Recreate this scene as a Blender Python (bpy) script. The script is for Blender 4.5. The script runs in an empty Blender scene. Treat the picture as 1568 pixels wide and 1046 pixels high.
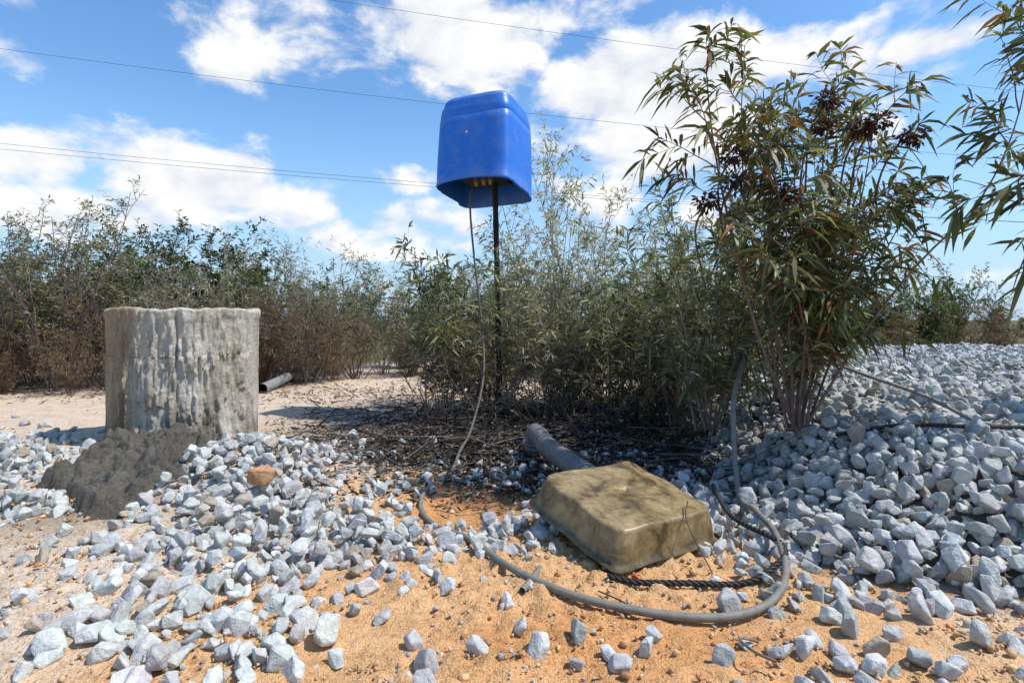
import bpy, bmesh, math, numpy as np
from mathutils import Vector, Matrix
rng = np.random.default_rng(7)
scene = bpy.context.scene
scene.view_settings.view_transform = 'Standard'
try: scene.view_settings.look = 'None'
except Exception: pass
scene.view_settings.exposure = 0

# ------------------------------------------------------------------ helpers
def _hash(ix, iy, iz, seed):
    h = (ix * 374761393 + iy * 668265263 + iz * 2147483647 + seed * 144269504) & 0xffffffff
    h = ((h ^ (h >> 13)) * 1274126177) & 0xffffffff
    h = h ^ (h >> 16)
    return (h & 0xffffff) / float(0xffffff)
def vnoise(x, y, z=None, seed=0):
    x = np.asarray(x, float); y = np.asarray(y, float)
    z = np.zeros_like(x) if z is None else np.asarray(z, float)
    ix, iy, iz = np.floor(x).astype(np.int64), np.floor(y).astype(np.int64), np.floor(z).astype(np.int64)
    fx, fy, fz = x - ix, y - iy, z - iz
    fx, fy, fz = [f * f * (3 - 2 * f) for f in (fx, fy, fz)]
    r = 0
    for dx in (0, 1):
        for dy in (0, 1):
            for dz in (0, 1):
                w = (fx if dx else 1 - fx) * (fy if dy else 1 - fy) * (fz if dz else 1 - fz)
                r = r + w * _hash(ix + dx, iy + dy, iz + dz, seed)
    return r * 2 - 1
def fbm(x, y, z=None, o=4, seed=0):
    r = 0; a = 1; s = 0; f = 1
    for i in range(o):
        r = r + a * vnoise(x * f, y * f, None if z is None else z * f, seed + i); s += a; a *= .5; f *= 2.03
    return r / s
def ss(t):
    t = np.clip(t, 0, 1); return t * t * (3 - 2 * t)
def gauss(x, y, cx, cy, sx, sy):
    return np.exp(-((x - cx) / sx) ** 2 - ((y - cy) / sy) ** 2)

class Acc:
    def __init__(s): s.V = []; s.C = []; s.F = []; s.n = 0
    def add(s, V, F, col, mat=0):
        V = np.asarray(V, float); s.V.append(V)
        c = np.asarray(col, float)
        if c.ndim == 1: c = np.tile(c, (len(V), 1))
        s.C.append(c)
        for f in (F if isinstance(F, list) else [F]):
            if len(f): s.F.append((np.asarray(f) + s.n, mat))
        s.n += len(V)
    def arrays(s):
        return np.concatenate(s.V), np.concatenate(s.C), s.F
    def make(s, name, mats, smooth=True, parent=None):
        V, C, F = s.arrays()
        me = bpy.data.meshes.new(name)
        nl = sum(f.size for f, m in F); npoly = sum(len(f) for f, m in F)
        me.vertices.add(len(V)); me.loops.add(nl); me.polygons.add(npoly)
        me.vertices.foreach_set('co', V.astype(np.float32).ravel())
        me.loops.foreach_set('vertex_index', np.concatenate([f.ravel() for f, m in F]).astype(np.int32))
        cnt = np.concatenate([np.full(len(f), f.shape[1]) for f, m in F])
        st = np.concatenate([[0], np.cumsum(cnt)[:-1]])
        me.polygons.foreach_set('loop_start', st.astype(np.int32))
        try: me.polygons.foreach_set('loop_total', cnt.astype(np.int32))
        except Exception: pass
        me.polygons.foreach_set('material_index', np.concatenate([np.full(len(f), m) for f, m in F]).astype(np.int32))
        me.polygons.foreach_set('use_smooth', np.full(npoly, smooth))
        a = me.attributes.new('Col', 'FLOAT_COLOR', 'POINT')
        a.data.foreach_set('color', np.concatenate([C, np.ones((len(C), 1))], 1).astype(np.float32).ravel())
        me.update(calc_edges=True)
        for m in mats: me.materials.append(m)
        ob = bpy.data.objects.new(name, me); scene.collection.objects.link(ob)
        if parent: ob.parent = parent
        return ob

def tube(acc, pts, rad, k=5, col=(.1, .1, .1), mat=0, cap=False):
    pts = np.asarray(pts, float); n = len(pts)
    rad = np.broadcast_to(np.asarray(rad, float), (n,))
    T = np.gradient(pts, axis=0); T /= np.linalg.norm(T, axis=1, keepdims=True) + 1e-9
    ref = np.array([0.31, 0.95, 0.05]) if abs(T[0, 2]) > .6 else np.array([0.05, 0.1, 1.])
    u = ref - T[0] * ref.dot(T[0]); u /= np.linalg.norm(u)
    U = np.empty_like(pts)
    for i in range(n):
        u = u - T[i] * u.dot(T[i]); u = u / (math.sqrt(u.dot(u)) + 1e-9); U[i] = u
    W = np.cross(T, U)
    a = np.arange(k) * 2 * math.pi / k
    V = pts[:, None] + rad[:, None, None] * (U[:, None] * np.cos(a)[None, :, None] + W[:, None] * np.sin(a)[None, :, None])
    i = np.arange(n - 1)[:, None] * k; j = np.arange(k)[None]; j2 = (j + 1) % k
    F = np.stack([i + j, i + j2, i + k + j2, i + k + j], -1).reshape(-1, 4)
    fs = [F]
    V = V.reshape(-1, 3)
    if cap:
        V = np.concatenate([V, pts[:1], pts[-1:]])
        jj = np.arange(k); j3 = (jj + 1) % k
        fs.append(np.stack([jj, np.full(k, n * k), j3], -1))
        b = (n - 1) * k
        fs.append(np.stack([b + jj, b + j3, np.full(k, n * k + 1)], -1))
    acc.add(V, fs, col, mat)

def spline(P, m=10):
    P = np.asarray(P, float); P = np.concatenate([2 * P[:1] - P[1:2], P, 2 * P[-1:] - P[-2:-1]])
    out = []
    for i in range(1, len(P) - 2):
        for t in np.arange(m) / m:
            a, b, c, d = P[i - 1], P[i], P[i + 1], P[i + 2]
            out.append(.5 * (2 * b + (c - a) * t + (2 * a - 5 * b + 4 * c - d) * t * t + (3 * b - a - 3 * c + d) * t ** 3))
    out.append(P[-2]); return np.array(out)

# ------------------------------------------------------------------ materials
def newmat(name):
    m = bpy.data.materials.new(name); m.use_nodes = True
    nt = m.node_tree; b = nt.nodes['Principled BSDF']
    return m, nt, b
def N(nt, typ, **kw):
    n = nt.nodes.new(typ)
    for k, v in kw.items():
        if k in n.inputs: n.inputs[k].default_value = v
        else: setattr(n, k, v)
    return n
def ramp(nt, fac, stops):
    r = nt.nodes.new('ShaderNodeValToRGB'); e = r.color_ramp.elements
    while len(e) < len(stops): e.new(.5)
    for i, (p, c) in enumerate(stops):
        e[i].position = p; e[i].color = (*c, 1) if len(c) == 3 else c
    nt.links.new(fac, r.inputs[0]); return r.outputs[0]
def mix(nt, fac, a, b, blend='MIX'):
    m = nt.nodes.new('ShaderNodeMix'); m.data_type = 'RGBA'; m.blend_type = blend
    for s, v in ((0, fac), (6, a), (7, b)):
        if isinstance(v, bpy.types.NodeSocket): nt.links.new(v, m.inputs[s])
        else: m.inputs[s].default_value = v if s == 0 else (*v, 1)
    return m.outputs[2]
def noise(nt, scale, detail=5, rough=.6, vec=None, dist=0):
    n = N(nt, 'ShaderNodeTexNoise'); n.inputs['Scale'].default_value = scale; n.inputs['Detail'].default_value = detail
    n.inputs['Roughness'].default_value = rough; n.inputs['Distortion'].default_value = dist
    if vec is None:
        tc = N(nt, 'ShaderNodeTexCoord'); vec = tc.outputs['Object']
    nt.links.new(vec, n.inputs['Vector']); return n.outputs['Fac']
def bump(nt, b, h, strength, dist=.01):
    bp = N(nt, 'ShaderNodeBump'); bp.inputs['Strength'].default_value = strength; bp.inputs['Distance'].default_value = dist
    nt.links.new(h, bp.inputs['Height']); nt.links.new(bp.outputs[0], b.inputs['Normal'])
def attr(nt):
    a = N(nt, 'ShaderNodeAttribute'); a.attribute_name = 'Col'; return a.outputs['Color']

def mat_col(name, rough=.8, nscale=40, namp=.35, bstr=.4, bdist=.004, bscale=None, det=4):
    m, nt, b = newmat(name)
    f = noise(nt, nscale, det, .65)
    g = ramp(nt, f, [(.25, (1 - namp,) * 3), (.75, (1 + namp * .6,) * 3)])
    c = mix(nt, 1.0, attr(nt), g, 'MULTIPLY')
    nt.links.new(c, b.inputs['Base Color']); b.inputs['Roughness'].default_value = rough
    b.inputs['Specular IOR Level'].default_value = .3
    if bstr: bump(nt, b, noise(nt, bscale or nscale * 2, det, .7), bstr, bdist)
    return m
M_stone = mat_col('gravel_stone', .9, 70, .32, .8, .006, 95, 3)
M_bark = mat_col('bark', .85, 60, .35, 0, det=2)
M_litter = mat_col('dry_litter', .9, 80, .4, 0, det=2)

def mat_leaf():
    m, nt, b = newmat('leaf')
    c = attr(nt)
    nt.links.new(c, b.inputs['Base Color']); b.inputs['Roughness'].default_value = .5
    b.inputs['Specular IOR Level'].default_value = .4
    tr = N(nt, 'ShaderNodeBsdfTranslucent')
    c2 = mix(nt, 1.0, c, (1.5, 1.45, .75), 'MULTIPLY'); nt.links.new(c2, tr.inputs['Color'])
    ms = N(nt, 'ShaderNodeMixShader'); ms.inputs[0].default_value = .3
    nt.links.new(b.outputs[0], ms.inputs[1]); nt.links.new(tr.outputs[0], ms.inputs[2])
    nt.links.new(ms.outputs[0], nt.nodes['Material Output'].inputs['Surface'])
    return m
M_leaf = mat_leaf()

# ------------------------------------------------------------------ terrain
def mound_s(x, y):
    a = y - (1.25 - .42 * (x - .5)); b = x - (.60 + .2 * (y - 1.3))
    k = .25; h = np.clip(.5 + .5 * (b - a) / k, 0, 1)
    return b * (1 - h) + a * h - k * h * (1 - h)
def ground_h(x, y):
    x = np.asarray(x, float); y = np.asarray(y, float)
    near = np.exp(-(np.maximum(np.hypot(x, y) - 6, 0) / 6) ** 2)
    s = mound_s(x, y) + .05 * fbm(x * 3, y * 3, o=2, seed=5)
    far = 1 - ss((y - 6.2) / 1.6)
    m = (.20 * ss(s / .45) + .03 * ss((y - 2) / 3) * ss(s / 1.2)) * far
    m = m + .15 * gauss(x, y, 1.5, 3.7, .7, .8) + .035 * fbm(x * 1.7, y * 1.7, o=3, seed=9) * ss(s / .4)
    h = m + .085 * gauss(x, y, -.95, 2.02, .36, .3) + .03 * gauss(x, y, .1, 2.9, .8, .5) + .02 * gauss(x, y, -2., 2.4, .5, .4)
    h = h + near * (.012 * fbm(x * 2.5, y * 2.5, o=3, seed=1) + .006 * fbm(x * 13, y * 13, o=3, seed=3))
    h = h - .03 * gauss(x, y, -.12, 1.62, .16, .14)
    return h

def axis(lo, hi, step, far):
    c = list(np.arange(lo, hi + 1e-6, step)); s = step
    a = hi; up = []
    while a < far: s *= 1.35; a += s; up.append(a)
    s = step; a = lo; dn = []
    while a > -far: s *= 1.35; a -= s; dn.append(a)
    return np.array(dn[::-1] + c + up)
gx = axis(-1.9, 1.7, .008, 700); gy = axis(.6, 2.9, .008, 700)
X, Y = np.meshgrid(gx, gy); nx, ny = len(gx), len(gy)
Z = ground_h(X, Y)
clod = ss((fbm(X * 34, Y * 34, o=3, seed=31) - .0) * 2.6) + .5 * ss((fbm(X * 70, Y * 70, o=2, seed=35)) * 2.6)
Z = Z + .009 * clod * (.35 + ss((fbm(X * 3, Y * 3, o=2, seed=33) + .1) * 2)) * gauss(X, Y, .0, 1.3, 1.3, .9)
V = np.stack([X, Y, Z], -1).reshape(-1, 3)
i = np.arange(ny - 1)[:, None] * nx; j = np.arange(nx - 1)[None]
F = np.stack([i + j, i + j + 1, i + nx + j + 1, i + nx + j], -1).reshape(-1, 4)
x, y = V[:, 0], V[:, 1]
nz = fbm(x * 2.2, y * 2.2, o=4, seed=11)
orange = np.array([.70, .425, .21]); pale = np.array([.70, .57, .43]); litter = np.array([.030, .026, .022]); dust = np.array([.25, .24, .22])
wp = np.clip(ss((-x - .45 + .3 * (y - 1) + .3 * nz) / .5) + ss((x - .55 + .25 * nz) / .5) * ss((1.4 - y) / .3) * .75 + ss((y - 3.4) / 1.0) * .9, 0, 1)
C = orange * (1 - wp[:, None]) + pale * wp[:, None]
wet = ss((gauss(x, y, -.1, 1.65, .28, .3) + gauss(x, y, .25, .98, .4, .16) * .7 + .35 * nz - .2) * 2)
C = C * (1 - wet[:, None] * np.array([.08, .20, .32]))
grey = ss((gauss(x, y, -.7, 3.1, .7, .7) * 1.2 + .3 * nz - .2) * 1.4)[:, None] * .55
C = C * (1 - grey) + np.array([.32, .28, .235]) * grey
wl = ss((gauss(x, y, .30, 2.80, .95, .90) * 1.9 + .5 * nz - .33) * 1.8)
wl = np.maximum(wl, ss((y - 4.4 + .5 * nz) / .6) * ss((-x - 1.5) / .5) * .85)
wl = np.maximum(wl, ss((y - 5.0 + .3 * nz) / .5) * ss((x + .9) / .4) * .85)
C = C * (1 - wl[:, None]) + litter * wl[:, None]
wd = ss((mound_s(x, y) + .05) / .15) * (1 - ss((y - 6.5) / 1.2))
C = C * (1 - wd[:, None]) + dust * .6 * wd[:, None]
wf = ss((y - 6.8) / 1.5)[:, None]; C = C * (1 - wf) + np.array([.12, .115, .05]) * wf
mb = gauss(x, y, -1.22, 1.72, .2, .27)
C = C * (1 - .65 * mb[:, None])
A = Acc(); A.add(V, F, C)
m, nt, b = newmat('sandy_soil')
f1 = noise(nt, 9, 5, .7); f2 = noise(nt, 220, 3, .7); f3 = noise(nt, 55, 4, .7)
c = mix(nt, 1.0, attr(nt), ramp(nt, f1, [(.3, (.86, .81, .74)), (.7, (1.12, 1.12, 1.14))]), 'MULTIPLY')
c = mix(nt, 1.0, c, ramp(nt, f2, [(.3, (.78, .76, .74)), (.6, (1.08, 1.08, 1.08))]), 'MULTIPLY')
c = mix(nt, 1.0, c, ramp(nt, f3, [(.34, (.74, .68, .62)), (.50, (1.05,) * 3)]), 'MULTIPLY')
nt.links.new(c, b.inputs['Base Color']); b.inputs['Roughness'].default_value = .95; b.inputs['Specular IOR Level'].default_value = .15
ad = N(nt, 'ShaderNodeMath', operation='ADD'); nt.links.new(f3, ad.inputs[0]); nt.links.new(f2, ad.inputs[1])
bump(nt, b, ad.outputs[0], .8, .008)
A.make('ground', [m])

# ------------------------------------------------------------------ stones
def stone_variant(seed, bev):
    r = np.random.default_rng(seed)
    bm = bmesh.new()
    n = r.integers(14, 22) if bev else r.integers(10, 14)
    P = r.normal(size=(n, 3)); P /= np.linalg.norm(P, axis=1, keepdims=True)
    P = np.sign(P) * np.abs(P) ** .8
    P *= np.array([1, r.uniform(.62, .95), r.uniform(.45, .78)]) * r.uniform(.82, 1.05, (n, 1))
    for p in P: bm.verts.new(p)
    bmesh.ops.convex_hull(bm, input=bm.verts[:])
    junk = [v for v in bm.verts if not v.link_faces]
    bmesh.ops.delete(bm, geom=junk, context='VERTS')
    if bev:
        bmesh.ops.dissolve_limit(bm, angle_limit=.32, verts=bm.verts[:], edges=bm.edges[:])
        bmesh.ops.bevel(bm, geom=bm.edges[:] + bm.verts[:], offset=.07, segments=1, profile=.5, affect='EDGES', clamp_overlap=True)
    bmesh.ops.triangulate(bm, faces=bm.faces[:])
    bm.verts.ensure_lookup_table()
    V = np.array([v.co[:] for v in bm.verts]); F = np.array([[v.index for v in f.verts] for f in bm.faces])
    bm.free(); V /= np.abs(V).max() * 2
    return V, F
SV_hi = [stone_variant(s, True) for s in range(30)]
SV_lo = [stone_variant(100 + s, False) for s in range(16)]
def rotm(n, flat=0.):
    q = rng.normal(size=(n, 4)); q[:, 1:3] *= (1 - flat)
    q /= np.linalg.norm(q, axis=1, keepdims=True)
    w, x, y, z = q.T
    return np.stack([1 - 2 * (y * y + z * z), 2 * (x * y - z * w), 2 * (x * z + y * w), 2 * (x * y + z * w), 1 - 2 * (x * x + z * z), 2 * (y * z - x * w), 2 * (x * z - y * w), 2 * (y * z + x * w), 1 - 2 * (x * x + y * y)], -1).reshape(n, 3, 3)
def place(acc, P, S, C, variants, flat=.0):
    n = len(P); R = rotm(n, flat); idx = rng.integers(0, len(variants), n)
    for k, (v, f) in enumerate(variants):
        sel = np.where(idx == k)[0]
        if not len(sel): continue
        VV = np.einsum('nij,vj->nvi', R[sel], v) * S[sel, None, None] + P[sel, None]
        FF = f[None] + (np.arange(len(sel)) * len(v))[:, None, None]
        acc.add(VV.reshape(-1, 3), FF.reshape(-1, 3), np.repeat(C[sel], len(v), 0))
def jgrid(x0, x1, y0, y1, sp):
    a, b = np.meshgrid(np.arange(x0, x1, sp), np.arange(y0, y1, sp))
    a = a.ravel() + rng.uniform(-.5, .5, a.size) * sp; b = b.ravel() + rng.uniform(-.5, .5, b.size) * sp
    return a, b
CYL = (-1.525, 2.66, .29)
def tint(n, y=None):
    base = np.array([.51, .51, .475]); t = base * rng.uniform(.72, 1.16, (n, 1)) * (1 + rng.normal(0, .02, (n, 3)))
    w = rng.random(n) < .04; t[w] = np.array([.46, .38, .29]) * rng.uniform(.7, 1.1, (w.sum(), 1))
    return t
def dens(x, y):
    n1 = fbm(x * 4, y * 4, o=3, seed=21)
    d = 0
    for cx, cy, sx, sy, a in [(-.90, 1.92, .30, .32, 1.6), (-.62, 1.55, .26, .22, 1.5), (-.38, 1.36, .17, .12, 1.), (-.68, 1.22, .18, .14, .9), (-.62, 1.04, .2, .1, .6), (-.42, .96, .15, .1, .6),
                              (-1.95, 2.0, .36, .30, 1.5), (-1.50, 1.62, .2, .14, 1.1), (-.98, 1.35, .14, .12, .5), (-.14, 1.33, .18, .07, .9), (-.20, 1.18, .1, .07, .55), (.0, 1.34, .12, .06, .6),
                              (.0, 1.5, .12, .12, 1.), (.56, 1.5, .14, .45, 1.2), (.42, 1.95, .25, .25, .6), (.72, 1.10, .16, .07, .8), (.95, 1.0, .14, .07, .7), (.1, 2.1, .3, .2, .25), (-2.6, 2.2, .5, .4, 1.2),
                              (-.15, .90, .45, .05, .40), (-1.0, 1.05, .3, .1, .2), (.6, .92, .4, .07, .35), (-.2, 1.9, .4, .2, .2), (-.35, 1.1, .3, .12, .2)]:
        d = d + a * gauss(x, y, cx, cy, sx, sy)
    return d + .45 * n1 * ss((d - .05) / .3) * (d < 1.1)
def inm(x, y, s): return (((x + 1.36 + (y - 2.02) * .385) / .18) ** 2 + ((y - 2.0) / .42) ** 2 < s)
A = Acc()
x, y = jgrid(-3.2, 1.6, .62, 3.4, .033)
d = dens(x, y); k = rng.random(len(x)) < np.clip(d, 0.006, 1) * .95
k &= (np.hypot(x - CYL[0], y - CYL[1]) > CYL[2] + .03) & (mound_s(x, y) < .06) & ~inm(x, y, .8)
k &= ~((np.abs(x - .27) < .17) & (np.abs(y - 1.42) < .17))
k &= ~(gauss(x, y, -.13, 1.68, .2, .2) > .5)
x, y = x[k], y[k]; d = d[k]; n = len(x)
S = np.clip(rng.normal(.038, .009, n), .018, .060) * (1 + .18 * ss((1.15 - y) / .2))
S[rng.random(n) < .05] *= 1.2
z = ground_h(x, y) + S * rng.uniform(.12, .34, n)
place(A, np.stack([x, y, z], -1), S, tint(n), SV_hi)
x, y = jgrid(-3.0, .9, 1.2, 2.6, .041); d = dens(x, y); k = (rng.random(len(x)) < (d - .8) * 1.3) & (np.hypot(x - CYL[0], y - CYL[1]) > CYL[2] + .03) & (mound_s(x, y) < .1)
k &= ~inm(x, y, 1.05) & ~((np.abs(x - .27) < .2) & (np.abs(y - 1.42) < .2))
x, y = x[k], y[k]; n = len(x); S = np.clip(rng.normal(.040, .009, n), .022, .062)
place(A, np.stack([x, y, ground_h(x, y) + S * .65 + .008], -1), S, tint(n), SV_hi)
x, y = jgrid(-2.5, 1.6, .65, 2.8, .03); d = dens(x, y); k = (rng.random(len(x)) < np.clip(d, .02, 1) * .45)
x, y = x[k], y[k]; n = len(x); S = rng.uniform(.007, .02, n)
place(A, np.stack([x, y, ground_h(x, y) + S * .25], -1), S, tint(n), SV_lo)
A.make('scattered_gravel', [M_stone], smooth=False)
A = Acc()
for (x0, x1, y0, y1, sp, vs) in [(.45, 3.0, .6, 2.7, .031, SV_hi), (.6, 4.6, 2.7, 4.6, .043, SV_lo), (.9, 9, 4.6, 7.4, .062, SV_lo), (3.0, 8, .6, 2.7, .07, SV_lo), (4.6, 9, 2.7, 4.6, .065, SV_lo)]:
    for layer in (0, 1):
        if layer and sp > .06: continue
        x, y = jgrid(x0, x1, y0, y1, sp * (1 + .35 * layer)); s = mound_s(x, y)
        k = (s > rng.uniform(-.05, .05, len(x)) + .04 * layer)
        x, y = x[k], y[k]; n = len(x); S = np.clip(rng.normal(.043, .010, n), .022, .068) * (1 if sp < .06 else 1.35)
        z = ground_h(x, y) + S * rng.uniform(.1, .4, n) + layer * S * .5
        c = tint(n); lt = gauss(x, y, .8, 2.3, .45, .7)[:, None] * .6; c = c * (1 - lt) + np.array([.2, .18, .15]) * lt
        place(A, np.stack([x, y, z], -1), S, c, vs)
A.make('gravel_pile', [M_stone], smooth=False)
A = Acc()
x = rng.uniform(-1.8, 1.7, 16000); y = .6 + 2.2 * rng.random(16000) ** 1.5; k = (mound_s(x, y) < .02) & (fbm(x * 5, y * 5, o=2, seed=44) > -.3)
x, y = x[k], y[k]; n = len(x); S = np.clip(rng.lognormal(-4.95, .45, n), .003, .02)
pc = np.array([[.55, .34, .17], [.48, .24, .11], [.6, .5, .37], [.4, .37, .33], [.64, .42, .2]])[rng.integers(0, 5, n)] * rng.uniform(.8, 1.2, (n, 1))
place(A, np.stack([x, y, ground_h(x, y) + S * .2 + .004], -1), S, pc, SV_lo[:12])
A.make('sand_pebbles', [M_stone], smooth=True)
for nm, p, s, c, sd in [('brown_rock', (-.715, 1.62, .108), .095, (.48, .26, .135), 11), ('brick_fragment', (.262, 1.19, .012), .03, (.5, .13, .05), 5), ('brick_fragment', (-.24, 1.84, .02), .04, (.45, .22, .12), 9)]:
    A = Acc(); v, f = SV_hi[sd]; v = v * s * np.array([.85, 1, 1.25]) + np.array(p); A.add(v, f, c); A.make(nm, [M_stone], smooth=False)

# ------------------------------------------------------------------ concrete well ring
def concrete_mat(name, sc=14, lo=(.64, .59, .52), hi=(1.15, 1.15, 1.13), bs=.8):
    m, nt, b = newmat(name)
    tc = N(nt, 'ShaderNodeTexCoord')
    mp = N(nt, 'ShaderNodeMapping'); mp.inputs['Scale'].default_value = (1, 1, .18); nt.links.new(tc.outputs['Object'], mp.inputs[0])
    f1 = noise(nt, sc, 6, .65, mp.outputs[0]); f2 = noise(nt, 90, 5, .7); f3 = noise(nt, 6, 4, .6)
    c = mix(nt, 1., attr(nt), ramp(nt, f1, [(.3, lo), (.5, (.97, .96, .94)), (.7, hi)]), 'MULTIPLY')
    c = mix(nt, 1., c, ramp(nt, f2, [(.3, (.70,) * 3), (.65, (1.1,) * 3)]), 'MULTIPLY')
    c = mix(nt, 1., c, ramp(nt, f3, [(.3, (.80, .75, .67)), (.6, (1.06,) * 3)]), 'MULTIPLY')
    nt.links.new(c, b.inputs['Base Color']); b.inputs['Roughness'].default_value = .92; b.inputs['Specular IOR Level'].default_value = .2
    ad = N(nt, 'ShaderNodeMath', operation='ADD'); nt.links.new(f2, ad.inputs[0]); nt.links.new(noise(nt, 35, 5, .7), ad.inputs[1])
    bump(nt, b, ad.outputs[0], bs, .009); return m
M_conc = concrete_mat('rough_concrete')
M_mort = concrete_mat('damp_mortar', 14, (.8,) * 3, (1.1,) * 3, .9)
na, nh = 460, 180
th = np.linspace(0, 2 * math.pi, na, endpoint=False); hh = np.linspace(-.05, .60, nh)
TH, HH = np.meshgrid(th, hh)
def ringr(TH):
    a = TH + .5; e = 2.35
    return CYL[2] * 1.02 * (np.abs(np.cos(a)) ** e + np.abs(np.sin(a)) ** e) ** (-1 / e) * 1.0
R = ringr(TH)
cx, sy = np.cos(TH), np.sin(TH)
front = ss((1.25 - np.abs(((TH - 5.25 + math.pi) % (2 * math.pi)) - math.pi)) / .5)
drip = fbm(TH * 11, HH * 2.2 + 5, o=3, seed=51); drip2 = fbm(TH * 26, HH * 16, o=3, seed=52)
lump = ss((fbm(TH * 20, HH * 14, o=3, seed=58) - .1) * 4)
runs = ss((fbm(TH * 17, HH * 1.5, o=2, seed=59) - .15) * 4) * ss((.48 + .12 * vnoise(TH * 22, TH * 0, seed=61) - HH) / .05)
R = R + .008 * drip * (.2 + front) + .010 * drip2 * (.25 + front) + .013 * lump * front * ss((.60 - HH) / .25) + .009 * runs * (front + .15) + .006 * fbm(TH * 3, HH * 5, o=2, seed=53) + .045 * ss((.11 - HH) / .12) * front * (.6 + .6 * fbm(TH * 8, HH * 3, seed=54))
seam = np.exp(-((TH - 5.12) / .018) ** 2) + np.exp(-((TH - 4.25) / .02) ** 2) * .4
R = R - .012 * seam
topw = .014 * fbm(cx * 5, sy * 5, o=4, seed=55) - .008
R = R + .012 * ss((HH - .555) / .025) * (fbm(TH * 6, HH * 0, seed=56) * .6 + .4)
ZZ = HH * (1 + topw / .6 * (HH > .4))
Vb = np.stack([CYL[0] + R * cx, CYL[1] + R * sy, ZZ], -1)
rings = [Vb]
for (dr, zz) in [(-.008, .008), (-.03, .010), (-.06, .004), (-.068, -.02), (-.07, -.3), (-.07, -.62)]:
    r2 = R[-1] + dr + (.004 * vnoise(th * 9, th * 0 + dr * 100, seed=60)); 
    rings.append(np.stack([CYL[0] + r2 * cx[0], CYL[1] + r2 * sy[0], ZZ[-1] + zz], -1)[None])
Vb = np.concatenate(rings); NH = len(Vb)
i = np.arange(NH - 1)[:, None] * na; j = np.arange(na)[None]; F = np.stack([i + j, i + (j + 1) % na, i + na + (j + 1) % na, i + na + j], -1).reshape(-1, 4)
vv = Vb.reshape(-1, 3)
t2 = np.tile(th, NH)
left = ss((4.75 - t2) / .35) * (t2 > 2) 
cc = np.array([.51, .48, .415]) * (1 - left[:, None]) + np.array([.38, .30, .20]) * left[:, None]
rs = gauss(t2, vv[:, 2], 4.35, .45, .16, .05) + gauss(t2, vv[:, 2], 4.3, .32, .05, .12) * .6 + gauss(t2, vv[:, 2], 3.95, .4, .08, .2) * .5
cc = cc * (1 - .55 * np.clip(rs, 0, 1)[:, None]) + np.array([.30, .16, .075]) * .55 * np.clip(rs, 0, 1)[:, None]
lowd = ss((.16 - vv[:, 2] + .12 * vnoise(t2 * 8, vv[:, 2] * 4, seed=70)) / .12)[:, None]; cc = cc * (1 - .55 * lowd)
bl = gauss(t2, vv[:, 2], 5.14, .42, .018, .010)[:, None]; cc = cc * (1 - bl) + np.array([.1, .45, .75]) * bl
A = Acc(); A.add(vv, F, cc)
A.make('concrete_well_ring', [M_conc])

n = 230
U, W = np.meshgrid(np.linspace(-1.4, 1.4, n), np.linspace(-1.15, 1.15, n))
mx = -1.32 + U * .26 - W * .17; my = 2.0 + W * .47
qx, qy = mx * 10, my * 10
rr = np.sqrt(U ** 2 + W ** 2) + .55 * fbm(qx * .6, qy * .6, o=4, seed=80)
env = ss((1.0 - rr) / .34)
bil = np.sqrt(np.abs(fbm(qx, qy, o=3, seed=81)) + .01) * 1.6
bil2 = np.sqrt(np.abs(fbm(qx * 2.2, qy * 2.2, o=3, seed=87)) + .01) * 1.6
mz = ground_h(mx, my) + env * (.012 + .055 * ss((W + .4) / 1.2)) + .040 * env * bil + .022 * env * bil2 + .007 * env * fbm(qx * 6, qy * 6, o=3, seed=82) - .014
A = Acc(); i = np.arange(n - 1)[:, None] * n; j = np.arange(n - 1)[None]
A.add(np.stack([mx, my, mz], -1).reshape(-1, 3), np.stack([i + j, i + j + 1, i + n + j + 1, i + n + j], -1).reshape(-1, 4), (.125, .113, .094))
A.make('mortar_spill', [M_mort])

# ------------------------------------------------------------------ blue plastic cover on stake
m, nt, b = newmat('blue_plastic')
geo = N(nt, 'ShaderNodeNewGeometry'); sn = N(nt, 'ShaderNodeSeparateXYZ'); nt.links.new(geo.outputs['Normal'], sn.inputs[0])
f = noise(nt, 14, 8, .75); ff = noise(nt, 120, 4, .7)
tc = N(nt, 'ShaderNodeTexCoord'); so_ = N(nt, 'ShaderNodeSeparateXYZ'); nt.links.new(tc.outputs['Object'], so_.inputs[0])
lowz = N(nt, 'ShaderNodeMapRange'); nt.links.new(so_.outputs['Z'], lowz.inputs[0]); lowz.inputs[1].default_value = .07; lowz.inputs[2].default_value = -.02; lowz.inputs[3].default_value = 0; lowz.inputs[4].default_value = .16
d1 = N(nt, 'ShaderNodeMath', operation='MULTIPLY_ADD'); nt.links.new(sn.outputs['Z'], d1.inputs[0]); d1.inputs[1].default_value = .4; nt.links.new(f, d1.inputs[2])
d2 = N(nt, 'ShaderNodeMath', operation='ADD'); nt.links.new(d1.outputs[0], d2.inputs[0]); nt.links.new(lowz.outputs[0], d2.inputs[1])
dust_f = ramp(nt, d2.outputs[0], [(.50, (.02,) * 3), (.70, (.22,) * 3), (1.0, (.6,) * 3)])
c = mix(nt, dust_f, mix(nt, ff, (.005, .12, .54), (.009, .165, .66)), (.30, .33, .36))
nt.links.new(c, b.inputs['Base Color']); b.inputs['Roughness'].default_value = .42
bump(nt, b, f, .12, .003)
M_blue = m
par = bpy.data.objects.new('blue_plastic_cover', None); scene.collection.objects.link(par)
par.location = (-.150, 3.17, 1.262); par.rotation_euler = (math.radians(-5.), math.radians(-1.0), math.radians(-23))
nu = 128; t = np.linspace(0, 2 * math.pi, nu, endpoint=False)
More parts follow.
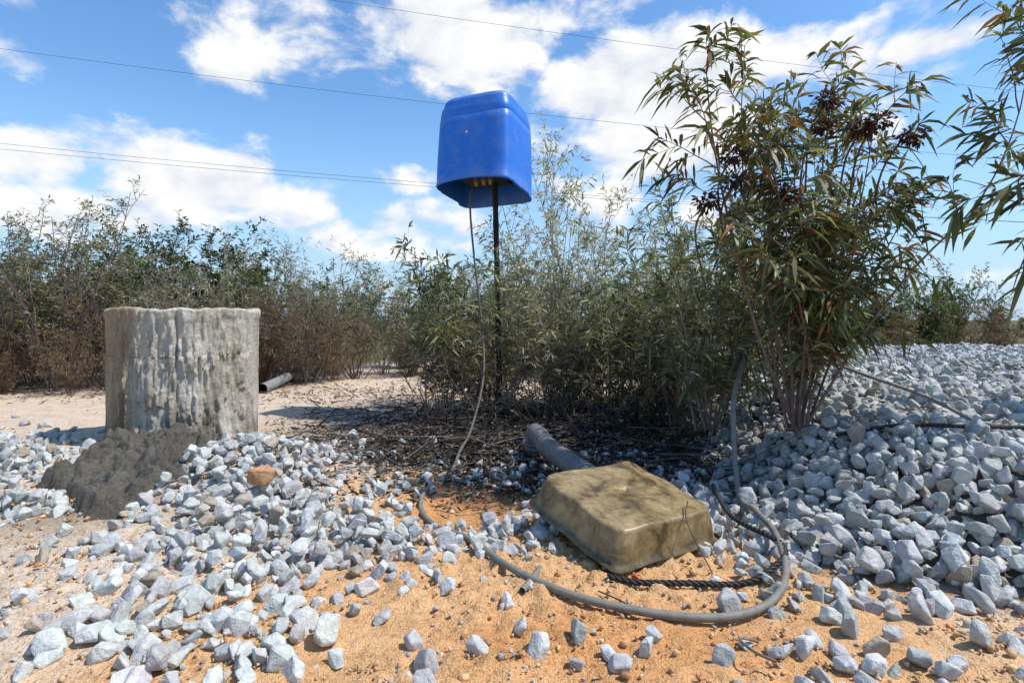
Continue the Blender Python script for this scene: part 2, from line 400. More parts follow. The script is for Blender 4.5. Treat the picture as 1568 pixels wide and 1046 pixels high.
def rrect(w, d, e=6.5):
    c, s = np.cos(t), np.sin(t)
    r = (np.abs(c) ** e + np.abs(s) ** e) ** (-1 / e)
    return np.stack([w * r * c, d * r * s], -1)
prof = [(0, 1.0), (.012, 1.014), (.022, 1.0), (.10, 1.0), (.22, .99), (.33, .972), (.366, .966), (.370, .954), (.378, .952), (.382, .960), (.42, .935), (.448, .91)]
for q in np.linspace(0, 1, 11)[1:]:
    a = q * math.pi / 2; prof.append((.448 + .045 * math.sin(a), .91 - .16 * (1 - math.cos(a))))
prof += [(.496, .55), (.498, .3), (.499, .02)]
rg = []
for (z, s) in prof:
    p = rrect(.222 * s, .202 * s, 7.0 if z < .44 else 5.6)
    zz = np.full(nu, z)
    if z < .3:
        w = 1 - z / .3
        zz = zz + w * (.026 * np.cos(p[:, 0] / .222 * 1.4) * (p[:, 1] < -.1) - .012 * (p[:, 1] > .1) - .012)
    rg.append(np.concatenate([p, zz[:, None]], 1))
Vc = np.concatenate(rg); i = np.arange(len(prof) - 1)[:, None] * nu; j = np.arange(nu)[None]
F = np.stack([i + j, i + (j + 1) % nu, i + nu + (j + 1) % nu, i + nu + j], -1).reshape(-1, 4)
A = Acc(); A.add(Vc, F, (0, 0, 1)); sh = A.make('shell', [M_blue], parent=par)
so = sh.modifiers.new('thick', 'SOLIDIFY'); so.thickness = .004; so.offset = -1
M_brass = mat_col('brass', .5, 60, .3, .2, .001)
A = Acc()
for k, xx in enumerate((-.0, .045, .085)):
    tube(A, [(xx, -.11, .0), (xx, -.11, .03)], .010, 6, (.36, .27, .14), cap=True)
    tube(A, [(xx, -.11, .02), (xx, -.11, .10)], .016, 12, (.18, .14, .09), cap=True)
A.make('brass_fittings', [M_brass], smooth=False, parent=par)
A = Acc(); v = np.array([[-.12, -.14, .06], [.12, -.14, .06], [.12, .1, .06], [-.12, .1, .06], [-.12, -.14, .3], [.12, -.14, .3], [.12, .1, .3], [-.12, .1, .3]])
A.add(v, np.array([[0, 3, 2, 1], [4, 5, 6, 7], [0, 1, 5, 4], [1, 2, 6, 5], [2, 3, 7, 6], [3, 0, 4, 7]]), (.03, .03, .03)); A.make('junction_box', [M_bark], smooth=False, parent=par)
A = Acc()
tube(A, [(-.02, -.2005, .27), (-.02, -.190, .27)], .0065, 10, (.8, .75, .6), cap=True); A.make('white_spot', [M_brass], parent=par)  # added pale disc standing in for the small white spot hole in the shell

A = Acc()
pp = spline([(-.075, 3.2, -.1), (-.073, 3.2, .3), (-.083, 3.205, .75), (-.093, 3.2, 1.2), (-.10, 3.2, 1.45)], 14)
rd = .0165 + .0022 * vnoise(np.arange(len(pp)) * .9, np.zeros(len(pp)), seed=90)
tube(A, pp, rd, 6, (.022, .018, .016), cap=True)
A.make('wooden_stake', [M_bark], smooth=False)

# ------------------------------------------------------------------ cables, ropes, pipes
M_cable = mat_col('dusty_cable', .6, 50, .3, .15, .001)
A = Acc()
def on(x, y, o=.008): return (x, y, float(ground_h(x, y)) + o)
P = [(-.20, 3.15, 1.33), (-.228, 3.1, 1.19), (-.205, 3.06, .9), (-.156, 2.95, .515), (-.140, 2.78, .27), (-.178, 2.5, .075), (-.204, 2.25, .035), on(-.215, 1.97, .02), on(-.27, 1.78, .014), on(-.262, 1.64, .012),
     on(-.2, 1.5, .016), on(-.102, 1.37, .02), on(.0, 1.2, .018), on(.105, 1.10, .014), on(.2, 1.052, .014), on(.313, 1.022, .014), on(.409, 1.03, .017), on(.501, 1.085, .02), on(.568, 1.18, .035),
     on(.61, 1.32, .055), on(.63, 1.47, .06), on(.66, 1.66, .06), (.72, 1.85, .27), (.80, 2.0, .36), (.9, 2.2, .42)]
sp_ = spline(P, 12); qq = np.arange(len(sp_)) / 12
rd = np.interp(qq, [0, 5, 9], [.0052, .0056, .0078])
tube(A, sp_, rd, 10, (.2, .185, .155))
A.C[0] = A.C[0] * np.repeat(np.interp(qq, [0, 5, 8], [.5, .6, 1.05]), 10)[:, None]
A.make('electrical_cable', [M_cable])
def rope(name, P, r, col):
    A = Acc(); c = spline(P, 40); L = np.concatenate([[0], np.cumsum(np.linalg.norm(np.diff(c, axis=0), axis=1))])
    for k in range(3):
        ph = L / (r * 7) * 2 * math.pi + k * 2.094
        T = np.gradient(c, axis=0); T /= np.linalg.norm(T, axis=1, keepdims=True)
        u = np.cross(T, [0, 0, 1.]); u /= np.linalg.norm(u, axis=1, keepdims=True); w = np.cross(T, u)
        tube(A, c + r * .55 * (u * np.cos(ph)[:, None] + w * np.sin(ph)[:, None]), r * .6, 6, col)
    return A.make(name, [M_cable])
rope('black_rope', [on(.20, 1.19, .012), on(.26, 1.165, .014), on(.36, 1.16, .015), on(.47, 1.165, .015), on(.545, 1.19, .03), on(.6, 1.26, .05), on(.56, 1.45, .05), on(.6, 1.7, .06)], .006, (.03, .028, .026))
rope('black_rope', [on(.98, 1.72, .05), on(1.15, 1.68, .05), on(1.35, 1.66, .055), on(1.6, 1.68, .05), on(1.9, 1.7, .05)], .006, (.04, .038, .035))
A = Acc(); tube(A, spline([(1.0, 2.2, .50), (1.2, 2.05, .38), (1.35, 1.85, .30), on(1.45, 1.74, .05), on(1.62, 1.62, .05)], 10), .006, 8, (.25, .23, .2)); A.make('grey_cable', [M_cable])
A = Acc(); tube(A, spline([on(.06, 1.23), on(.045, 1.17, .012), on(.02, 1.12, .01)], 8), .007, 8, (.22, .2, .16)); A.make('cable_offcut', [M_cable])
A = Acc(); c = spline([(.085, 2.26, .03), (.09, 2.2, .115), (.125, 2.03, .10), (.19, 1.84, .085), (.26, 1.66, .07), (.31, 1.52, .05)], 34)
L = np.concatenate([[0], np.cumsum(np.linalg.norm(np.diff(c, axis=0), axis=1))])
tube(A, c, .034 + .0022 * np.sin(L * 2 * math.pi / .02), 24, (.17, .16, .145)); A.make('corrugated_hose', [M_cable])
A = Acc(); c = np.array([(-1.87, 4.26, .035), (-1.88, 4.5, .05), (-1.89, 4.78, .07)])
tube(A, c, .038, 24, (.24, .24, .23)); tube(A, c, .034, 24, (.03, .03, .03)); A.make('pvc_pipe', [M_cable])
for (xa, za, xb, zb) in [(-22.5, 12.46, 7.9, 8.87), (-22.5, 8.30, -3.56, 6.55), (-22.5, 8.05, -3.56, 6.40), (-8.7, 14.7, 7.9, 12.35)]:
    xs = np.linspace(-70, 70, 40); sl = (zb - za) / (xb - xa); zs = za + sl * (xs - xa) + .0006 * (xs - xa) * (xs - xb)
    A = Acc(); tube(A, np.stack([xs, np.full(40, 25.), zs], -1), .008, 5, (.1, .1, .11)); A.make('power_line', [M_cable])

# ------------------------------------------------------------------ fibreglass meter cover
m, nt, b = newmat('old_fibreglass')
f = noise(nt, 13, 7, .72, None, .5); f2 = noise(nt, 60, 5, .7)
c = ramp(nt, f, [(.38, (.075, .05, .022)), (.48, (.22, .155, .068)), (.68, (.42, .32, .175))])
c = mix(nt, 1., c, ramp(nt, f2, [(.3, (.7,) * 3), (.7, (1.15,) * 3)]), 'MULTIPLY')
c = mix(nt, 1., c, attr(nt), 'MULTIPLY')
nt.links.new(c, b.inputs['Base Color']); b.inputs['Roughness'].default_value = .4
bump(nt, b, f2, .3, .004)
nu = 120; t = np.linspace(0, 2 * math.pi, nu, endpoint=False)
prof = [(.0, 1.07, 16), (.004, 1.07, 16), (.006, 1.015, 14), (.02, 1.0, 12), (.062, .945, 11)]
for q in np.linspace(0, 1, 6): prof.append((.068 + .012 * math.sin(q * math.pi / 2), .938 - .055 * (1 - math.cos(q * math.pi / 2)), 9))
prof += [(.0805, .76, 8), (.0805, .5, 8), (.0805, .25, 7), (.0805, .002, 6)]
rg = []; cl = []
for (z, s, e) in prof:
    p = rrect(.168 * s, .160 * s, e); zz = z + .005 * vnoise(p[:, 0] * 14, p[:, 1] * 14, seed=95) * (1 if s > .3 else 0)
    rg.append(np.concatenate([p, zz[:, None]], 1)); k = .55 if z < .01 else (.8 if z < .06 else 1.)
    cl.append(np.tile([k, k * .97, k * .9], (nu, 1)))
Vc = np.concatenate(rg); i = np.arange(len(prof) - 1)[:, None] * nu; j = np.arange(nu)[None]
F = np.stack([i + j, i + (j + 1) % nu, i + nu + (j + 1) % nu, i + nu + j], -1).reshape(-1, 4)
A = Acc(); A.add(Vc, F, np.concatenate(cl)); lid = A.make('fibreglass_meter_cover', [m])
so = lid.modifiers.new('thick', 'SOLIDIFY'); so.thickness = .004; so.offset = -1
Rz = Matrix.Rotation(math.radians(33), 4, 'Z'); Rt = Matrix.Rotation(math.radians(11), 4, 'X')
lid.matrix_world = Matrix.Translation((.275, 1.43, .045)) @ Rz @ Rt

# ------------------------------------------------------------------ vegetation
def unit(v): return v / (np.linalg.norm(v, axis=-1, keepdims=True) + 1e-9)
def leaves(acc, P, D, L, W, col, droop=.25, simple=False, mat=1):
    n = len(P); D = unit(D)
    side = unit(np.cross(D, np.array([0, 0, 1.]) + rng.normal(0, .7, (n, 3))))
    L = L[:, None]; W = W[:, None]
    g = np.array([0, 0, -1.]) * droop * rng.uniform(.4, 1.8, (n, 1))
    nr = np.cross(side, D)
    if simple:
        m_ = P + D * L * .5 + g * L * .2 ; tip = P + D * L + g * L
        V = np.stack([P, m_ + side * W / 2 + nr * W * .1, tip, m_ - side * W / 2 + nr * W * .1], 1)
        F = np.array([[0, 1, 2, 3]]); k = 4
        acc.add(V.reshape(-1, 3), (F[None] + (np.arange(n) * k)[:, None, None]).reshape(-1, 4), np.repeat(col, k, 0), mat); return
    def c(t): return P + D * L * t + g * L * t * t
    vs = []
    for tt, w in ((0, .12), (.3, .9), (.62, .85)):
        vs += [c(tt) + side * W * w / 2 + nr * W * .12, c(tt) - side * W * w / 2 + nr * W * .12]
    vs.append(c(1.0)); V = np.stack(vs, 1); k = 7
    o = (np.arange(n) * k)[:, None, None]
    acc.add(V.reshape(-1, 3), [(np.array([[0, 1, 3, 2], [2, 3, 5, 4]])[None] + o).reshape(-1, 4), (np.array([[4, 5, 6]])[None] + o).reshape(-1, 3)], np.repeat(col, k, 0), mat)

def grow(p, d, L, n, wig, up):
    pts = [p]; d = d / math.sqrt(d.dot(d)); st = L / n
    w = rng.normal(0, wig, (n, 3)); w[:, 2] += up
    for i in range(n):
        d = d + w[i]; d = d / math.sqrt(d.dot(d)); pts.append(pts[-1] + d * st)
    return np.array(pts)
def interp(pts, t):
    f = t * (len(pts) - 1); i = min(int(f), len(pts) - 2); u = f - i
    return pts[i] * (1 - u) + pts[i + 1] * u, unit(pts[i + 1] - pts[i])

def shrub(acc, base, height, spread, nmain=8, nsec=9, nter=3, leafL=.09, leafW=.013, per=9, pal=None, bark=(.20, .165, .13), r0=.008, t0=.3, stems=None,
          simple=False, lean=(0, 0), droop=.25, seclen=.3, up=.06, tipup=.7, lowbrown=0., k=5, gain=1., wig=.07):
    base = np.asarray(base, float); pal = np.array(pal)
    LP = []; LD = []
    mains = []
    for i in range(nmain):
        a = rng.uniform(0, 2 * math.pi); rr = spread / height * rng.uniform(.2, 1.25)
        d = np.array([math.cos(a) * rr + lean[0], math.sin(a) * rr + lean[1], 1.]); h = height * rng.uniform(.5, 1.05)
        mains.append(grow(base + np.array([math.cos(a), math.sin(a), 0]) * .08 * rng.random(), d, h * math.sqrt(1 + rr * rr * .6), 9, wig, up))
    if stems: mains += [spline(s, 4) for s in stems]
    def addleaves(pts, t_a, t_b, cnt):
        for q in rng.uniform(t_a, t_b, cnt):
            p, d = interp(pts, q); LP.append(p); LD.append(d)
    for mpts in mains:
        n = len(mpts); H = np.linalg.norm(mpts[-1] - mpts[0])
        tube(acc, mpts, np.linspace(r0, r0 * .22, n) * rng.uniform(.7, 1.1), k, np.array(bark) * rng.uniform(.6, 1.3), 0)
        addleaves(mpts, .55, 1, int(per * 1.2)); addleaves(mpts, .93, 1, int(per * .6))
        for s in range(nsec):
            q = t0 + (1 - t0) * (s + rng.random()) / nsec * .97
            p, d = interp(mpts, q); o = rng.normal(size=3); o -= d * o.dot(d); o = unit(o)
            sp = grow(p, d * .75 + o * .75, H * seclen * rng.uniform(.5, 1.2) * (1.25 - .75 * q), 5, .10, up)
            tube(acc, sp, np.linspace(r0 * .38, r0 * .12, 6), 3 if simple else 4, np.array(bark) * rng.uniform(.7, 1.4), 0)
            addleaves(sp, .25, 1, per); addleaves(sp, .9, 1, int(per * .5))
            for u in range(nter):
                p2, d2 = interp(sp, rng.uniform(.2, .9)); o = rng.normal(size=3); o -= d2 * o.dot(d2); o = unit(o)
                tp = grow(p2, d2 * .7 + o * .7, H * seclen * .45 * rng.uniform(.5, 1.2), 2, .12, up)
                tube(acc, tp, np.linspace(r0 * .18, r0 * .08, 3), 3, np.array(bark) * 1.2, 0)
                addleaves(tp, .2, 1, int(per * .7)); addleaves(tp, .85, 1, int(per * .3))
    P = np.array(LP); D = np.array(LD); n = len(P)
    o = rng.normal(size=(n, 3)); o -= D * (o * D).sum(1, keepdims=True); o = unit(o)
    DD = D * tipup + o * rng.uniform(.5, 1.1, (n, 1))
    L = leafL * rng.uniform(.45, 1.2, n); W = leafW * rng.uniform(.7, 1.2, n)
    cl = fbm(P[:, 0] * 6, P[:, 1] * 6, P[:, 2] * 6, o=2, seed=int(rng.integers(0, 999)))
    col = pal[rng.integers(0, len(pal), n)] * rng.uniform(.65, 1.3, (n, 1)) * gain * (1 + .45 * cl[:, None])
    if lowbrown > 0:
        hrel = (P[:, 2] - base[2]) / height
        wb = (rng.random(n) < lowbrown * ss((.65 - hrel) / .4))
        col[wb] = np.array([[.20, .11, .055], [.15, .105, .07], [.25, .17, .10]])[rng.integers(0, 3, wb.sum())] * rng.uniform(.6, 1.2, (wb.sum(), 1))
    leaves(acc, P, DD, L, W, col, droop, simple)

G_ol = [(.14, .155, .055), (.11, .135, .048), (.19, .19, .08), (.08, .10, .042), (.26, .25, .13), (.145, .16, .06), (.06, .08, .035)]
G_gr = [(.26, .255, .165), (.21, .215, .13), (.33, .32, .22), (.16, .17, .09), (.25, .24, .15)]
G_pal = [(.42, .405, .29), (.36, .355, .235), (.29, .31, .18), (.47, .45, .34)]
MM = [M_bark, M_leaf]

A = Acc()
b0 = np.array([.93, 1.86, .20])
st = [[(.96, 1.86, .2), (1.12, 1.82, .5), (1.26, 1.77, .72), (1.42, 1.72, .92), (1.50, 1.68, 1.17), (1.53, 1.66, 1.5)],
      [(.97, 1.87, .2), (1.1, 1.9, .50), (1.22, 1.88, .75), (1.32, 1.84, .98)],
      [(.92, 1.85, .2), (.78, 1.8, .5), (.68, 1.78, .85), (.62, 1.76, 1.12), (.60, 1.76, 1.33)],
      [(.92, 1.85, .2), (.84, 1.8, .5), (.74, 1.78, .85), (.71, 1.76, 1.15), (.72, 1.76, 1.40)],
      [(.93, 1.86, .2), (.96, 1.85, .6), (1.0, 1.84, 1.0), (1.03, 1.83, 1.30)],
      [(.92, 1.86, .2), (.86, 1.88, .6), (.84, 1.86, 1.0), (.85, 1.85, 1.22)],
      [(.94, 1.86, .2), (1.04, 1.84, .6), (1.12, 1.82, .95), (1.16, 1.8, 1.26)]]
shrub(A, b0, .98, .42, nmain=9, nsec=10, nter=2, leafL=.086, leafW=.0118, per=10, pal=G_ol + [(.23, .11, .04)], r0=.0065, t0=.24, stems=st, seclen=.23, droop=.42, tipup=.55, bark=(.20, .13, .10))
for (x, z) in [(1.075, 1.13), (.91, 1.115), (.65, 1.03), (.81, .92), (.58, .9), (1.15, 1.08), (.66, .96), (.93, 1.2), (1.04, 1.12)]:
    n = 170; D = rng.normal(size=(n, 3)); P = np.array([x, 1.66 + rng.uniform(-.04, .04), z]) + D * np.array([.017, .011, .010])
    leaves(A, P, D, rng.uniform(.008, .020, n), rng.uniform(.005, .012, n), np.array([.06, .028, .02]) * rng.uniform(.4, 1.6, (n, 1)))
    tube(A, spline([(x, 1.68, z), (x - .02, 1.74, z - .08), (x * .9 + .09, 1.8, z - .25)], 4), .003, 4, (.12, .08, .06))
A.make('willow_leaved_shrub', MM)
A = Acc(); shrub(A, (1.15, 2.45, .20), 1.1, .38, nmain=9, nsec=8, nter=3, leafL=.085, leafW=.011, per=8, pal=G_ol, seclen=.25, r0=.006, t0=.12); A.make('willow_leaved_shrub', MM)
A = Acc(); shrub(A, (.78, 2.25, .12), .82, .34, nmain=10, nsec=9, nter=2, leafL=.075, leafW=.009, per=9, pal=G_ol + G_gr, seclen=.25, t0=.10, r0=.006); A.make('willow_leaved_shrub', MM)
A = Acc(); shrub(A, (2.2, 1.9, .22), 1.4, .25, nmain=4, nsec=7, nter=2, leafL=.11, leafW=.015, per=8, pal=G_ol[:4], seclen=.22, r0=.007, gain=.85,
                 stems=[[(2.15, 1.85, .2), (2.0, 1.75, .8), (1.82, 1.65, 1.25), (1.62, 1.58, 1.42), (1.47, 1.56, 1.30)], [(2.15, 1.85, .2), (1.95, 1.7, .7), (1.72, 1.6, .98), (1.52, 1.55, 1.05), (1.36, 1.53, .92)], [(2.1, 1.85, .2), (1.9, 1.7, .6), (1.68, 1.62, .8), (1.5, 1.58, .86), (1.38, 1.56, .74)]]); A.make('willow_leaved_shrub', MM)

for (x, y, h, s, nm, pal, L, W, up) in [(-.43, 3.05, .98, .28, 7, G_ol + G_gr, .08, .011, .05), (-.30, 3.5, .85, .35, 7, G_gr, .055, .0075, .05), (.0, 3.6, 1.05, .35, 8, G_gr + G_pal, .05, .0075, .06),
                                      (.26, 3.65, 1.68, .15, 10, G_pal, .05, .010, .12), (.52, 3.7, 1.25, .28, 8, G_pal, .055, .008, .08), (.92, 3.6, 1.1, .38, 8, G_gr + G_pal, .06, .0085, .06),
                                      (.22, 3.12, .80, .36, 9, G_gr + G_pal, .065, .008, .05), (.50, 3.0, .78, .36, 9, G_ol + G_gr, .065, .009, .04), (.78, 2.75, .75, .30, 8, G_ol + G_gr, .065, .009, .04), (.70, 3.3, 1.15, .32, 8, G_pal + G_gr, .065, .0085, .06),
                                      (1.25, 3.3, 1.05, .4, 9, G_ol, .075, .010, .06), (-.12, 3.3, .5, .25, 7, G_gr, .045, .008, .04), (.35, 3.4, .7, .45, 8, G_ol, .06, .009, .04), (.95, 3.1, .8, .4, 8, G_ol + G_gr, .07, .010, .05)]:
    A = Acc(); shrub(A, (x, y, float(ground_h(x, y)) - .02), h, s, nmain=nm, nsec=10, nter=3, leafL=L, leafW=W, per=9, pal=pal, r0=.0055, t0=.07, seclen=.30, up=up, bark=(.26, .22, .18), lowbrown=.5, k=4, wig=.1)
    A.make('grey_leaved_shrub', MM)
# leafless scorched shrubs in front of the grey ones
for (x, y, h, s, bk) in [(-.35, 2.85, .42, .4, (.05, .04, .035)), (.15, 2.75, .45, .45, (.04, .034, .03)), (.55, 2.6, .42, .4, (.05, .04, .033)), (-.15, 3.0, .5, .4, (.16, .13, .105)), (.85, 2.5, .4, .3, (.12, .095, .075)), (.3, 2.95, .6, .4, (.2, .165, .13))]:
    A = Acc(); shrub(A, (x, y, float(ground_h(x, y)) - .02), h, s, nmain=9, nsec=7, nter=3, leafL=.03, leafW=.006, per=1, pal=[(.16, .10, .06)], r0=.005, t0=.05, seclen=.4, up=.02, bark=bk, k=4, wig=.16)
    A.make('scorched_shrub', MM)

def proto(**kw):
    A = Acc(); shrub(A, (0, 0, 0), **kw); return A
PR = [proto(height=1., spread=.34, nmain=9, nsec=9, nter=4, leafL=.038, leafW=.0068, per=8, pal=pp_, r0=.005, t0=.04, simple=True, seclen=.34, lowbrown=.7, k=4, wig=.15, gain=1.0, bark=(.26, .22, .18)) for pp_ in (G_gr + G_pal[:2], G_gr + G_ol[:3], G_gr + G_pal + [(.2, .14, .08)])]
PG = [proto(height=1., spread=.5, nmain=11, nsec=9, nter=3, leafL=.055, leafW=.015, per=13, pal=[(.07, .115, .026), (.10, .15, .034), (.045, .07, .018), (.14, .17, .045)], r0=.008, t0=.04, simple=True, seclen=.36, k=4)]
PT = [proto(height=1., spread=.16, nmain=11, nsec=11, nter=3, leafL=.028, leafW=.0056, per=6, pal=G_gr + [(.17, .12, .11), (.15, .12, .085)], r0=.0038, t0=.15, simple=True, seclen=.16, lowbrown=.7, k=4, up=.1, bark=(.17, .13, .12), wig=.1, gain=.95) for _ in range(3)]
PB = [proto(height=1., spread=.6, nmain=10, nsec=8, nter=3, leafL=.05, leafW=.009, per=9, pal=[(.21, .11, .06), (.16, .10, .065), (.25, .17, .10), (.15, .13, .07)], r0=.007, t0=.02, simple=True, seclen=.36, k=4, bark=(.13, .085, .06))]
PD = [proto(height=1., spread=.5, nmain=11, nsec=9, nter=5, leafL=.03, leafW=.006, per=2, pal=[(.25, .18, .12), (.2, .16, .1)], r0=.007, t0=.04, simple=True, seclen=.38, k=4, bark=bk, wig=.16, up=.03) for bk in ((.24, .2, .165), (.11, .075, .055))]
def stamp(acc, pr, x, y, h, w=1., dark=1.):
    V, C, F = pr.arrays(); a = rng.uniform(0, 6.28); c, s = math.cos(a), math.sin(a)
    V2 = V @ np.array([[c, s, 0], [-s, c, 0], [0, 0, 1.]]) * np.array([h * w, h * w, h]) + np.array([x, y, float(ground_h(x, y)) - .03])
    base = acc.n; acc.V.append(V2); acc.C.append(C * dark * rng.uniform(.75, 1.25)); acc.n += len(V)
    for f, m_ in F: acc.F.append((f + base, m_))
A = Acc()
hedge = [
    (-5.4, 5.0, 1.5, PR), (-4.9, 4.7, 1.75, PT), (-4.5, 4.5, 1.85, PT), (-4.2, 4.9, 1.1, PR), (-3.95, 4.45, 1.6, PT), (-3.75, 4.75, 1.45, PT), (-3.45, 4.5, 1.75, PT), (-3.5, 5.3, 1.3, PG), (-4.4, 5.2, 1.2, PG),
    (-3.1, 4.7, 1.28, PT), (-2.85, 4.85, 1.1, PR), (-2.6, 4.8, 1.1, PT), (-2.35, 5.0, 1.34, PR), (-2.05, 5.1, 1.1, PR), (-1.75, 5.2, 1.34, PR), (-1.75, 5.7, 1.0, PR), (-1.3, 5.7, 1.2, PR), (-1.0, 5.8, .9, PR), (-.7, 5.8, 1.0, PR),
    (-.4, 5.8, 1.15, PR), (.0, 5.7, 1.15, PR), (.5, 5.7, 1.15, PR), (.9, 6.2, 1.2, PR), (-2.8, 5.6, 1.1, PG), (-2.0, 6.1, .9, PG), (-1.2, 6.5, .95, PG), (-.4, 6.5, .95, PG), (.4, 6.4, 1.0, PG), (-2.4, 5.4, .85, PG),
    (-3.8, 4.2, .5, PB), (-3.3, 4.25, .45, PB), (-2.8, 4.4, .55, PB), (-2.35, 4.55, .65, PB), (-1.95, 4.95, .6, PB), (-4.4, 4.1, .5, PB), (-2.1, 4.75, .75, PB), (-1.6, 5.1, .55, PB), (-1.0, 5.5, .45, PB), (-.5, 5.4, .5, PB), (-6.2, 5., 1.6, PR),
    (-3.9, 4.35, .9, PD), (-3.2, 4.45, .95, PD), (-2.55, 4.6, .95, PD), (-2.15, 4.8, 1.05, PD), (-1.8, 4.95, .95, PD), (-1.45, 5.3, .9, PD), (-1.0, 5.5, .85, PD), (-.6, 5.4, .9, PD), (-.2, 5.2, .95, PD), (-4.4, 4.35, 1.1, PD)]
for (x, y, h, g) in hedge: stamp(A, g[rng.integers(0, len(g))], x, y, h, 1. if g is not PT else 1.3)
A.make('shrub_thicket', MM)
A = Acc()
for k in range(16):
    x = -12 + k * .95 + rng.uniform(-.3, .3); y = 10.5 + rng.uniform(-1.2, 1.5)
    stamp(A, PG[0], x, y, rng.uniform(1.7, 2.1) if x < -4 else rng.uniform(1.2, 1.5), 1.15, .6)
for k in range(18):
    x = 4.6 + k * .55 + rng.uniform(-.2, .2); y = 8.8 + rng.uniform(-.6, .8)
    stamp(A, PG[0], x, y, rng.uniform(.95, 1.3), .9, .9)
    if k % 2 == 0: stamp(A, PB[0], x + .2, y - .9, rng.uniform(.6, .8), 1.1)
for k in range(7):
    x = 1.3 + k * .7; stamp(A, PG[0], x, 8.4 + rng.uniform(-.3, .5), rng.uniform(.9, 1.15), 1.1)
A.make('distant_shrubs', MM)

# ------------------------------------------------------------------ litter and twigs
A = Acc(); n = 20000
x = rng.normal(.3, .62, n); y = rng.normal(2.6, .52, n); k = (np.hypot(x - CYL[0], y - CYL[1]) > .36) & (y > 1.65); x, y = x[k], y[k]; n = len(x)
P = np.stack([x, y, ground_h(x, y) + rng.uniform(.004, .03, n)], -1); D = rng.normal(size=(n, 3)) * np.array([1, 1, .25])
col = np.array([[.04, .036, .032], [.07, .063, .055], [.025, .022, .02], [.2, .17, .135], [.10, .065, .04]])[rng.integers(0, 5, n)] * rng.uniform(.5, 1.2, (n, 1))
leaves(A, P, D, rng.uniform(.015, .055, n), rng.uniform(.005, .012, n), col, .05, True, 0)
x = rng.uniform(-4.5, -.6, 3000); y = 4.3 + rng.normal(0, .35, 3000) - .1 * (x + 2); P = np.stack([x, y, ground_h(x, y) + rng.uniform(.004, .03, 3000)], -1)
leaves(A, P, rng.normal(size=(3000, 3)) * np.array([1, 1, .3]), rng.uniform(.02, .06, 3000), rng.uniform(.005, .01, 3000), np.array([.13, .08, .05]) * rng.uniform(.5, 1.5, (3000, 1)), .05, True, 0)
A.make('leaf_litter', [M_litter])
A = Acc()
for i in range(210):
    if i < 45: x, y = rng.uniform(-1.25, -.3), rng.uniform(2.4, 4.0)
    else: x, y = rng.normal(.3, .5), rng.uniform(1.85, 3.3)
    L = rng.uniform(.06, .4); a = rng.uniform(0, 6.28)
    g = grow(np.array([x, y, 0]), np.array([math.cos(a), math.sin(a), 0]), L, 7, .16, 0); g[:, 2] = ground_h(g[:, 0], g[:, 1]) + .012 + .02 * rng.random() + np.linspace(0, .03 + .08 * (rng.random() < .25), 8) * rng.random()
    tube(A, g, np.linspace(.0042, .0018, 8) * rng.uniform(.5, 1.3), 5, np.array([.09, .075, .06]) * rng.uniform(.3, 2.))
tube(A, spline([on(.40, .86, .03), on(.375, .88, .035), on(.37, .925, .03), on(.41, .95, .01)], 6), .0025, 5, (.2, .16, .12))
tube(A, spline([on(.17, 1.12, .012), on(.21, 1.06, .02), on(.235, 1.03, .012)], 6), .0015, 5, (.08, .06, .05))
tube(A, spline([on(.43, 1.22, .01), on(.40, 1.30, .09), on(.42, 1.36, .12)], 6), .0015, 5, (.08, .06, .05))
A.make('dry_twigs', [M_bark])

# ------------------------------------------------------------------ light, sky
el, az = math.radians(57), math.radians(99)
S = Vector((math.sin(az) * math.cos(el), math.cos(az) * math.cos(el), math.sin(el)))
ld = bpy.data.lights.new('sun', 'SUN'); ld.energy = 4.9; ld.angle = math.radians(.5); ld.color = (1, .965, .91)
lo = bpy.data.objects.new('sun', ld); scene.collection.objects.link(lo); lo.rotation_euler = S.to_track_quat('Z', 'Y').to_euler()
w = bpy.data.worlds.new('World'); scene.world = w; w.use_nodes = True; nt = w.node_tree
bg = nt.nodes['Background']; bg.inputs['Strength'].default_value = .15
sky = N(nt, 'ShaderNodeTexSky'); sky.sky_type = 'NISHITA'; sky.sun_disc = False; sky.sun_elevation = el; sky.sun_rotation = az
sky.air_density = 1.0; sky.dust_density = .3; sky.ozone_density = 2.0
tc = N(nt, 'ShaderNodeTexCoord'); G = tc.outputs['Generated']
def vm(op, a, b=None):
    n = N(nt, 'ShaderNodeVectorMath', operation=op)
    for i_, v in enumerate((a, b)):
        if v is None: continue
        if isinstance(v, bpy.types.NodeSocket): nt.links.new(v, n.inputs[i_])
        else: n.inputs[i_].default_value = v
    return n
def mt(op, a, b=None, c=None, clamp=False):
    n = N(nt, 'ShaderNodeMath', operation=op); n.use_clamp = clamp
    for i_, v in enumerate((a, b, c)):
        if v is None: continue
        if isinstance(v, bpy.types.NodeSocket): nt.links.new(v, n.inputs[i_])
        else: n.inputs[i_].default_value = v
    return n.outputs[0]
tot = None
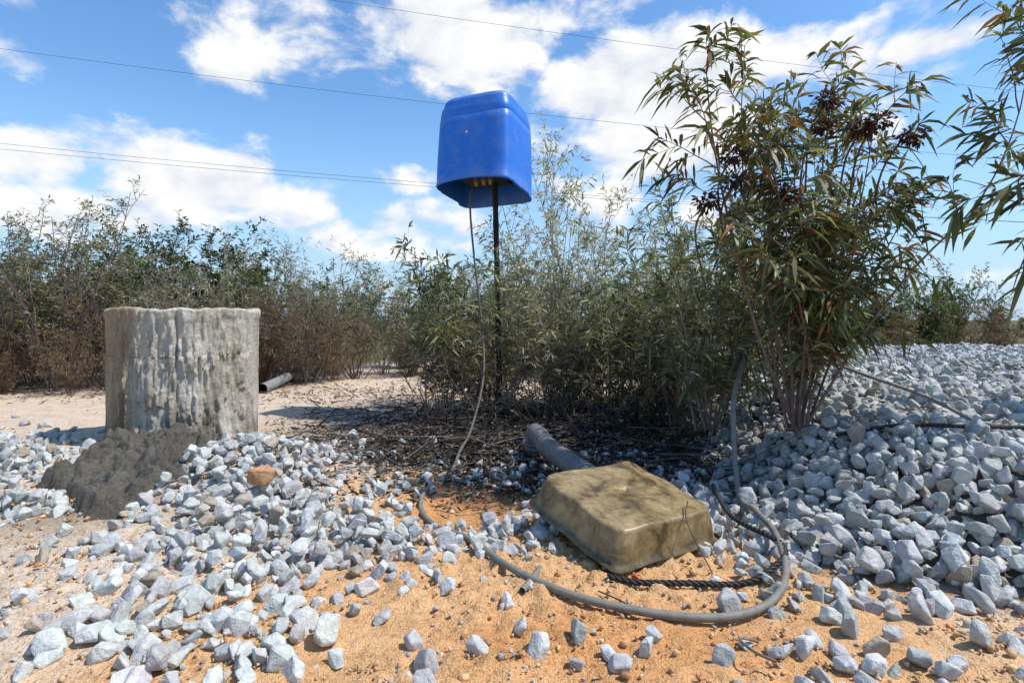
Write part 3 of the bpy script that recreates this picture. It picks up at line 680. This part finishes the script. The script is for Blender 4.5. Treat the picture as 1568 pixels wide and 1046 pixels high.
for (px, py, rx, ry, a) in [(340, 60, 110, 60, .9), (440, 20, 120, 45, .85), (560, 95, 130, 50, .95), (710, 60, 190, 75, 1.15), (860, 20, 160, 45, 1.0),
                          (950, 130, 120, 75, 1.7), (1030, 200, 190, 90, 1.5), (1180, 120, 150, 70, 1.2), (1260, 65, 60, 40, 1.1), (1405, 72, 70, 24, 1.),
                          (50, 240, 150, 55, 1.2), (230, 250, 150, 65, 1.3), (360, 300, 150, 60, 1.35), (180, 330, 250, 60, 1.), (625, 275, 60, 28, 1.1), (660, 345, 110, 45, 1.2), (540, 365, 120, 30, .9), (10, 85, 45, 35, .9), (1000, 300, 150, 50, .9)]:
    u, v = (px - 784) / 871, (490 - py) / 871; L = math.sqrt(1 + u * u + v * v)
    c = (u / L, 1 / L, v / L)
    d_ = vm('SUBTRACT', G, c); d_ = vm('MULTIPLY', d_.outputs[0], (871 * L / rx / 1.35, .8, 871 * L / ry / 1.35)); ln = vm('LENGTH', d_.outputs[0]).outputs['Value']
    mr = N(nt, 'ShaderNodeMapRange'); mr.interpolation_type = 'SMOOTHSTEP'; nt.links.new(ln, mr.inputs[0]); mr.inputs[1].default_value = 1.25; mr.inputs[2].default_value = .1; mr.inputs[3].default_value = 0; mr.inputs[4].default_value = a
    tot = mr.outputs[0] if tot is None else mt('MAXIMUM', tot, mr.outputs[0])
st_ = vm('MULTIPLY', G, (1, 1, 1.7)).outputs[0]
n1 = noise(nt, 6.5, 7, .56, st_, .2)
n2 = noise(nt, 6.5, 4, .56, vm('ADD', st_, (.02, 0, .05)).outputs[0], .2)
val = mt('MULTIPLY_ADD', tot, .25, n1)
mr = N(nt, 'ShaderNodeMapRange'); mr.interpolation_type = 'SMOOTHSTEP'; nt.links.new(val, mr.inputs[0]); mr.inputs[1].default_value = .60; mr.inputs[2].default_value = .77
shd = mt('MULTIPLY_ADD', mt('SUBTRACT', n1, n2), 3.4, .58, clamp=True)
ccol = mix(nt, shd, (5.0, 5.3, 5.9), (7.2, 7.15, 7.0))
sxyz = N(nt, 'ShaderNodeSeparateXYZ'); nt.links.new(G, sxyz.inputs[0])
hz = N(nt, 'ShaderNodeMapRange'); hz.interpolation_type = 'SMOOTHSTEP'; nt.links.new(sxyz.outputs['Z'], hz.inputs[0]); hz.inputs[1].default_value = .36; hz.inputs[2].default_value = -.02; hz.inputs[4].default_value = .85
hs = N(nt, 'ShaderNodeHueSaturation'); hs.inputs['Saturation'].default_value = 1.2; hs.inputs['Value'].default_value = 1.42; nt.links.new(sky.outputs[0], hs.inputs['Color'])
skyc = mix(nt, hz.outputs[0], hs.outputs[0], (2.7, 4.1, 5.9))
nt.links.new(mix(nt, mr.outputs[0], skyc, ccol), bg.inputs['Color'])

# ------------------------------------------------------------------ camera
cd = bpy.data.cameras.new('camera'); cd.lens = 20; cd.sensor_width = 36; cd.shift_y = -33 / 1568; cd.clip_start = .05; cd.clip_end = 3000
co = bpy.data.objects.new('camera', cd); scene.collection.objects.link(co); co.location = (0, 0, .55); co.rotation_euler = (math.radians(90), 0, 0)
scene.camera = co
